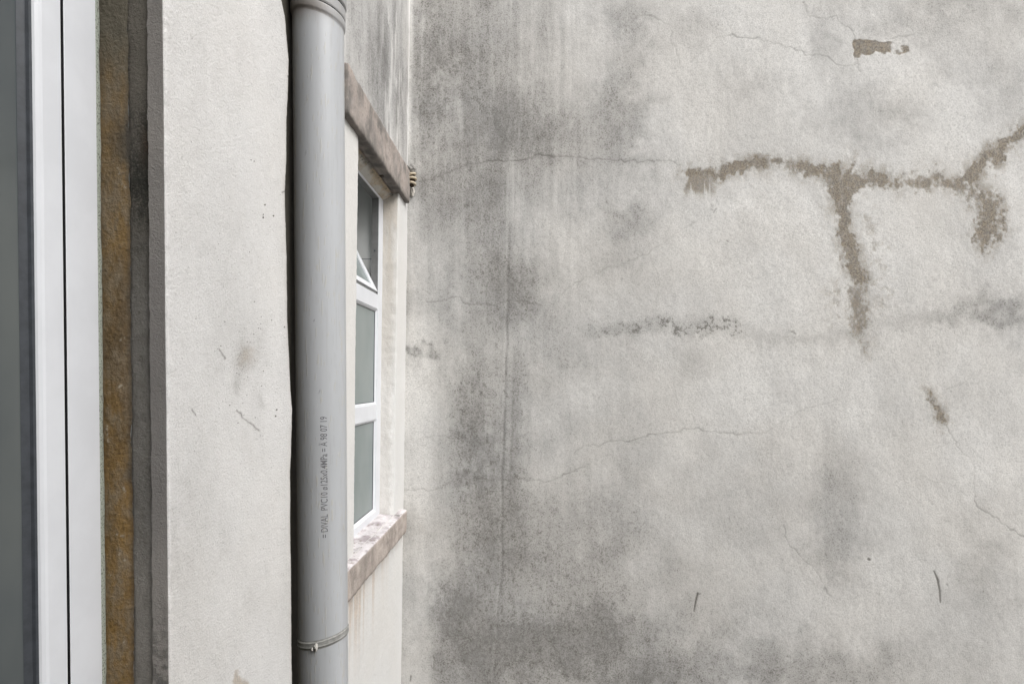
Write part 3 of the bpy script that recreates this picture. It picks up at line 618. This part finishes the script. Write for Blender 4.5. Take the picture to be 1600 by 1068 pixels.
# cement and ochre filler strips deeper in the jamb
def jamb_strip(name, x0, x1, yoff, mat, seed, at, rag=(.0015, .0026), bow=.002):
    xx = np.arange(x0, x1 + .0008, .0016); zj = axis([(-1.2, -.70, .02), (-.70, .98, .0022), (.98, 1.2, .02)])
    Xj, Zj = np.meshgrid(xx, zj, indexing='ij'); t = (Xj - x0) / (x1 - x0)
    e0 = rag[0] * 2 * (fbm(Zj * 30, Zj * 0, seed, 5) - .5); e1 = rag[1] * 2 * (fbm(Zj * 34, Zj * 0, seed + 2, 5) - .5)
    Xx = Xj + e0 * (1 - t) + e1 * t
    yy = YJ + yoff + .003 * (fbm(Xj * 50, Zj * 18, seed, 4) - .5) + .0012 * (fbm(Xj * 300, Zj * 300, seed, 2) - .5) + bow * (2 * t - 1) ** 4
    qx, qy = proj(Xj, YJ, Zj)
    return grid(name, Xx, yy, Zj + ZC, mat, pier, {k: f(t, Zj, qx, qy) for k, f in at.items()}, flip=False)
def fdx(qx, qy, s=1): return (fbm(qx / 16, qy / 22, s, 4) - .5)
jamb_strip('ochre_filler', -.664, -.6085, .002, M['filler'], 2, dict(
    grime_and_shade=lambda t, z, qx, qy: np.clip(.75 * gauss(qx + 20 * fdx(qx, qy), qy + 60 * fdx(qx, qy, 3), 190, 222, 20, 50) + .55 * sstep(.88, 1., t) + .35 * sstep(.12, 0, t)
          + .4 * gauss(qx + 12 * fdx(qx, qy), qy, 196, 740, 8, 20) + .3 * gauss(qx, qy, 185, 10, 20, 30), 0, 1),
    brown=lambda t, z, qx, qy: .75 * sstep(200, 20, qy + 60 * fdx(qx, qy)) + .30 * sstep(600, 250, qy + 90 * fdx(qx, qy, 5)),
    white=lambda t, z, qx, qy: .62 * sstep(.4, .62, fbm(qx / 2.5, qy / 2.5, 3, 3)) * np.maximum.reduce([sstep(2.2, .3, line_sdf(qx + 3 * fdx(qx, qy, 4), qy, [(a, b_, .4), (c_, d_, .2)])) for a, b_, c_, d_ in
          ((186, 532, 194, 528), (182, 608, 188, 602), (192, 762, 195, 775), (180, 835, 190, 838), (192, 875, 196, 878), (166, 660, 168, 690), (190, 100, 193, 112), (190, 286, 195, 292), (183, 262, 186, 270), (168, 898, 170, 899), (192, 1003, 193, 1006), (187, 856, 184, 868), (172, 72, 190, 70))])))
jamb_strip('cement_strip', -.6105, -.5735, .005, M['cement'], 4, dict(
    grime_and_shade=lambda t, z, qx, qy: np.clip(.95 * gauss(qx + 14 * fdx(qx, qy, 2), qy + 90 * fdx(qx, qy), 216, 275, 30, 95) * (.45 + 1.1 * fbm(qx / 5, qy / 9, 6, 5)) + .4 * gauss(qx, qy, 228, 200, 8, 60) + .3 * sstep(.9, 1., t) - .1, 0, 1),
    brown=lambda t, z, qx, qy: .7 * gauss(qx, qy + 30 * fdx(qx, qy), 226, 225, 10, 30) + .4 * sstep(.93, 1, t),
    white=lambda t, z, qx, qy: .5 * sstep(2., .4, np.hypot(qx - 232, qy - 352)) + .12 * sstep(300, 500, qy),
    mould_and_shade=lambda t, z, qx, qy: sstep(3.2, 2., np.hypot(qx - 214, qy - 488)),
    crack=lambda t, z, qx, qy: 0 * t), (.0016, .0010))
# wall above, below and on the near side of the window opening
bmp = M['pier']
for nm, lo, hi in (('wall_below_window', (-.85, -1.6, 0), (XP, YJ - .0, ZC - 1.13)), ('wall_above_window', (-.85, -1.6, ZC + 1.17), (XP, YJ, ZC + 3.2)), ('wall_below_window', (-.85, -1.6, ZC - 1.13), (XP, -.62, ZC + 1.17))):
    o = rbox(nm if nm != 'wall_below_window' or lo[2] == 0 else 'wall_beside_window', lo, hi, bmp, pier, lambda x, y, z: (x, y, z), .004)

# ------------------------------------------------------------------ NEAR WINDOW
nw = empty('large_window', (-.66, .15, ZC - 1.12), 'white plastic window with grey glass set in the side wall at the left edge', 'window')
XF = -.645
def np_(y, d, z): return (XF - d, y, z + ZC)
NY0, NY1, NZ0, NZ1 = -.60, .8915, -1.12, 1.16
ring('frame', NY0, NY1, NZ0, NZ1, [(0, .0), (.0590, .0), (.0602, .0010), (.0602, .05), (0, .05)], M['pvc_white'], nw, np_)
ring('sash', NY0 + .0672, NY1 - .0672, NZ0 + .0672, NZ1 - .0672, [(0, -.0005), (.0008, -.0015), (.032, -.0015), (.036, -.0004), (.0392, .0025), (.0405, .0055), (.0405, .045), (0, .045)], M['pvc_white'], nw, np_)
ring('groove', NY0 + .0603, NY1 - .0603, NZ0 + .0603, NZ1 - .0603, [(0, .0004), (.0014, .0009), (.0014, .009), (.0065, .009), (.0065, .0012), (.0068, .0012), (.0068, .012), (0, .012)], M['gap'], nw, np_)  # black lining paints in the shade of the gap
ring('gasket', NY0 + .1078, NY1 - .1078, NZ0 + .1078, NZ1 - .1078, [(0, .005), (.003, .0062), (.0042, .010), (.0052, .0104), (.0120, .0150), (.0125, .018), (0, .018)], M['gasket'], nw, np_, smooth=False)
pane('glass_pane', NY0 + .116, NY1 - .116, NZ0 + .116, NZ1 - .116, .0152, M['glass_near'], nw, np_, .006)
# bead of sealant between frame and filler, speckled and slightly lumpy
zj = np.arange(-1.12, 1.16, .003); tt = np.linspace(0, 1, 7); Tq, Zq = np.meshgrid(tt, zj, indexing='ij')
wid = .0130 + .0022 * (fbm(Zq * 16, Zq * 0, 2, 4) - .5) * 2
grid('sealant', XF - .0006 - Tq * .002 + .0008 * np.sin(Tq * math.pi), NY1 - .001 + Tq * wid + .0, Zq + ZC, M['sealant'], nw, {})

# ------------------------------------------------------------------ DOWNPIPE
pipe = empty('downpipe', (-.575, 1.66, 0), 'grey plastic drainpipe with black printed lettering running up the side wall', 'drainpipe')
R = .0622
A0 = Vector((-.5405, 1.530, .93)); A1 = Vector((-.5525, 1.580, -.80))
def axp(z):
    t = (A0.z - z) / (A0.z - A1.z); t = max(-.35, min(t, 3.)); return A0.lerp(A1, t) if 0 <= t <= 1 else A0 + (A1 - A0) * t
def tube(name, zlist, rad, mat, na=96, tilt=None, attrs=None, z_off=0):
    ang_ = np.linspace(0, 2 * math.pi, na + 1); Xa = np.zeros((na + 1, len(zlist))); Ya = Xa.copy(); Za = Xa.copy(); AA = Xa.copy()
    for k, z in enumerate(zlist):
        r_ = rad(z) if callable(rad) else rad; c_ = axp(z)
        Xa[:, k] = c_.x + r_ * np.cos(ang_); Ya[:, k] = c_.y + r_ * np.sin(ang_); Za[:, k] = z; AA[:, k] = ang_
        if tilt: Za[:, k] = z + tilt[0] * r_ * np.cos(ang_) + tilt[1] * r_ * np.sin(ang_)
    at = {k: f(AA, Za) for k, f in (attrs or {}).items()}
    qx, qy = Xa, Ya
    return grid(name, Xa, Ya, Za + ZC, mat, pipe, at, flip=False)
zpipe = axis([(-2.6, -.9, .1), (-.9, 1.0, .005), (1.0, 3.1, .1)])
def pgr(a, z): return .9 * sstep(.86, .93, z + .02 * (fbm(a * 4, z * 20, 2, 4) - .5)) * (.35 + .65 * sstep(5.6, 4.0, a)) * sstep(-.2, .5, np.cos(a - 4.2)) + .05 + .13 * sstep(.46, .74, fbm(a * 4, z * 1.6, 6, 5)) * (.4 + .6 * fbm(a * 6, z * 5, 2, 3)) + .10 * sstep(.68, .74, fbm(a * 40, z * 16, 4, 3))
def pwh(a, z):  # crumbs of plaster along the left flank
    return .9 * sstep(.62, .70, fbm(a * 26, z * 30, 3, 4)) * np.exp(-((a - 3.86) / .13) ** 2) + .5 * sstep(.68, .74, fbm(a * 24, z * 30, 5, 4))
def pmo(a, z):
    m = 0 * a
    for (aa, zq, l) in ((4.97, -.028, .006), (4.80, .15, .004), (4.50, .56, .006)): m = np.maximum(m, .7 * sstep(1.3, .4, np.hypot((a - aa - (z - zq) * 2) / .02, (z - zq) / l)))
    return m
tube('pipe_wall', zpipe, lambda z: R, M['pipe'], 160, None, dict(grime_and_shade=pgr, white=pwh, mould_and_shade=pmo))
# socket at the top: rounded lip, groove, second lip
def sock(z):
    pts = [(.905, .0626), (.910, .0655), (.918, .0662), (.927, .0662), (.9285, .0645), (.9315, .0645), (.933, .0662), (.955, .0668), (.9565, .0645), (.961, .0645), (.963, .0685), (.985, .0695), (1.03, .0695), (1.035, .066), (1.12, .066), (1.13, .0622)]
    return float(np.interp(z, [p[0] for p in pts], [p[1] for p in pts]))
so = tube('socket', np.unique(np.concatenate([np.arange(.902, 1.14, .0022)])), sock, M['pipe'], 128, (-.19, -.04),
     dict(grime_and_shade=lambda a, z: np.clip(.45 + .45 * sstep(-.2, .8, np.cos(a - 4.0)), 0, 1) * .9, white=lambda a, z: .3 * sstep(.6, .7, fbm(a * 20, z * 60, 3, 3)), mould_and_shade=lambda a, z: .9 * sstep(5, 4, a) * 0))
grv = [(.929, .0648), (.9581, .0648)]
for (zg, rg) in grv: tube('seal_ring', [zg - .0016, zg - .001, zg + .001, zg + .0016], lambda z: rg + .0004, M['gap'], 96, (-.19, -.04))
# coupling ring near the bottom: two ridges with a paler band between
zc_ = -.672
def rr(z):
    u = (z - zc_) * 1000
    return R + .0002 + .0018 * math.exp(-((u - 6.5) / 1.6) ** 2) + .0020 * math.exp(-((u + 6) / 2.2) ** 2) + .0016 * math.exp(-(u / 6.) ** 4)
tube('joint_ring', np.arange(zc_ - .012, zc_ + .0125, .0012), rr, M['ring'], 128, (.16, .03))
for (a_, dz_, s_) in ((4.78, -.005, .0060), (4.77, -.012, .0035), (4.62, -.010, .0033)):
    c_ = axp(zc_); P0 = Vector((c_.x + (R + .003) * math.cos(a_), c_.y + (R + .003) * math.sin(a_), zc_ + dz_ + .16 * R * math.cos(a_) + ZC))
    bm = bmesh.new(); bmesh.ops.create_icosphere(bm, subdivisions=3, radius=s_)
    for v in bm.verts:
        v.co = v.co * (1 + .35 * mn.noise(v.co * 260)); v.co.z *= 1.5; v.co.x *= .7; v.co += P0
    me = bpy.data.meshes.new('glue_blob'); bm.to_mesh(me); bm.free(); link('glue_blob', me, M['crumb'], pipe)
# small dark clip and pale drop under the socket lip
for (a_, z_, s_, mt, st_) in ((4.60, .952, .006, M['gap'], 2.2), (4.72, .953, .0045, M['crumb'], 1.3), (4.4, .96, .005, M['ring'], 1.2)):
    c_ = axp(z_); P0 = Vector((c_.x + (R + .0045) * math.cos(a_), c_.y + (R + .0045) * math.sin(a_), z_ - .19 * R * math.cos(a_) + .04 * R + ZC))
    bm = bmesh.new(); bmesh.ops.create_icosphere(bm, subdivisions=3, radius=s_)
    for v in bm.verts: v.co = v.co * (1 + .3 * mn.noise(v.co * 220)); v.co.z *= st_; v.co += P0
    me = bpy.data.meshes.new('glue_blob'); bm.to_mesh(me); bm.free(); link('glue_blob', me, mt, pipe)
# pipe brackets out of frame
for z_ in (-1.6, 1.5): tube('bracket', [z_ - .012, z_ - .0119, z_ + .0119, z_ + .012], lambda z: R + .004 if abs(z - z_) < .01195 else R, M['metal'], 64)
# printed lettering, read from the bottom up
def lettering(text, z_start, z_end, a_mid, height, flatten=1.):
    cu = bpy.data.curves.new('t', 'FONT'); cu.body = text; cu.size = 1.0; cu.resolution_u = 3; cu.offset = .006
    to = bpy.data.objects.new('t', cu); COL.objects.link(to); bpy.context.view_layer.update()
    me = bpy.data.meshes.new_from_object(to.evaluated_get(bpy.context.evaluated_depsgraph_get()))
    bpy.data.objects.remove(to)
    bm = bmesh.new(); bm.from_mesh(me)
    xs_ = [v.co.x for v in bm.verts]; x0, x1 = min(xs_), max(xs_)
    bmesh.ops.triangulate(bm, faces=bm.faces[:])
    for _ in range(3):
        lg = [e for e in bm.edges if e.calc_length() > .12]
        if lg: bmesh.ops.subdivide_edges(bm, edges=lg, cuts=1); bmesh.ops.triangulate(bm, faces=bm.faces[:])
    for v in bm.verts:
        z = z_start + (v.co.x - x0) / (x1 - x0) * (z_end - z_start); a = a_mid - (v.co.y - .35) * height / .7 / R
        c_ = axp(z); v.co = Vector((c_.x + (R + .00025) * math.cos(a), c_.y + (R + .00025) * math.sin(a), z + ZC))
    bm.to_mesh(me); bm.free(); me.name = 'printed_lettering'
    o = link('printed_lettering', me, M['ink'], pipe, False); return o
lettering('= DIVAL  PVC10 \u00f8125x0.4MPa = \u00c4 98 07 19', -.398, -.090, 5.12, .0165)

# ------------------------------------------------------------------ ribbed fitting in the corner by the lintel
fit = empty('ribbed_fitting', (-.575, 2.925, ZC + .93), 'small cream ribbed plastic fitting set in mortar in the corner beside the stone lintel', 'fitting')
cream = simple('aged_cream_plastic', (.60, .52, .39), .6, .4, 120, .3, .001)
def cpt(px_, py_, y): 
    u = (px_ - CX) / F; v = (CY - py_) / F; d = Vector((u, math.cos(TILT) + v * math.sin(TILT), v * math.cos(TILT) - math.sin(TILT))); d *= y / d.y; return d + Vector((0, 0, ZC))
def blob(name, c, r, mat, parent, amp=.2, fr=60, sub=4):
    bm = bmesh.new(); bmesh.ops.create_icosphere(bm, subdivisions=sub, radius=1)
    for v in bm.verts:
        k = 1 + amp * mn.fractal(v.co * fr * .03, 1, 2, 3); v.co = Vector((v.co.x * r[0] * k, v.co.y * r[1] * k, v.co.z * r[2] * k)) + c
    me = bpy.data.meshes.new(name); bm.to_mesh(me); bm.free(); return link(name, me, mat, parent)
cc0 = cpt(643.5, 281, 2.915)
blob('core', cc0, (.017, .014, .036), simple('dark_core', (.07, .05, .035), .8, .2, 60, .4), fit, .1)
for k, (dz_, rx_) in enumerate(((.024, .016), (.002, .0195), (-.020, .0155))):
    ringv = []; n = 28; m_ = 8
    for i in range(n):
        a = 2 * math.pi * i / n
        for j in range(m_):
            b_ = 2 * math.pi * j / m_
            rr_ = rx_ + .0068 * math.cos(b_)
            ringv.append((cc0.x + rr_ * math.cos(a), cc0.y - .004 + rr_ * .85 * math.sin(a), cc0.z + dz_ + .0062 * math.sin(b_) + .004 * math.cos(a * 1 + k) ))
    fs = [(i * m_ + j, ((i + 1) % n) * m_ + j, ((i + 1) % n) * m_ + (j + 1) % m_, i * m_ + (j + 1) % m_) for i in range(n) for j in range(m_)]
    mesh('rib', ringv, fs, cream, fit, True)
mort = simple('grey_mortar', (.36, .35, .33), .9, .1, 120, .45, .002)
blob('mortar_cap', cpt(643, 263, 2.935), (.022, .016, .020), mort, fit, .35, 60)
blob('mortar_pad', cpt(644, 300, 2.945), (.013, .007, .022), simple('cream_paint_lump', (.58, .55, .50), .9, .1, 120, .3, .002), fit, .3, 60)

# ------------------------------------------------------------------ wrap up
S.render.resolution_x = 1024; S.render.resolution_y = 683
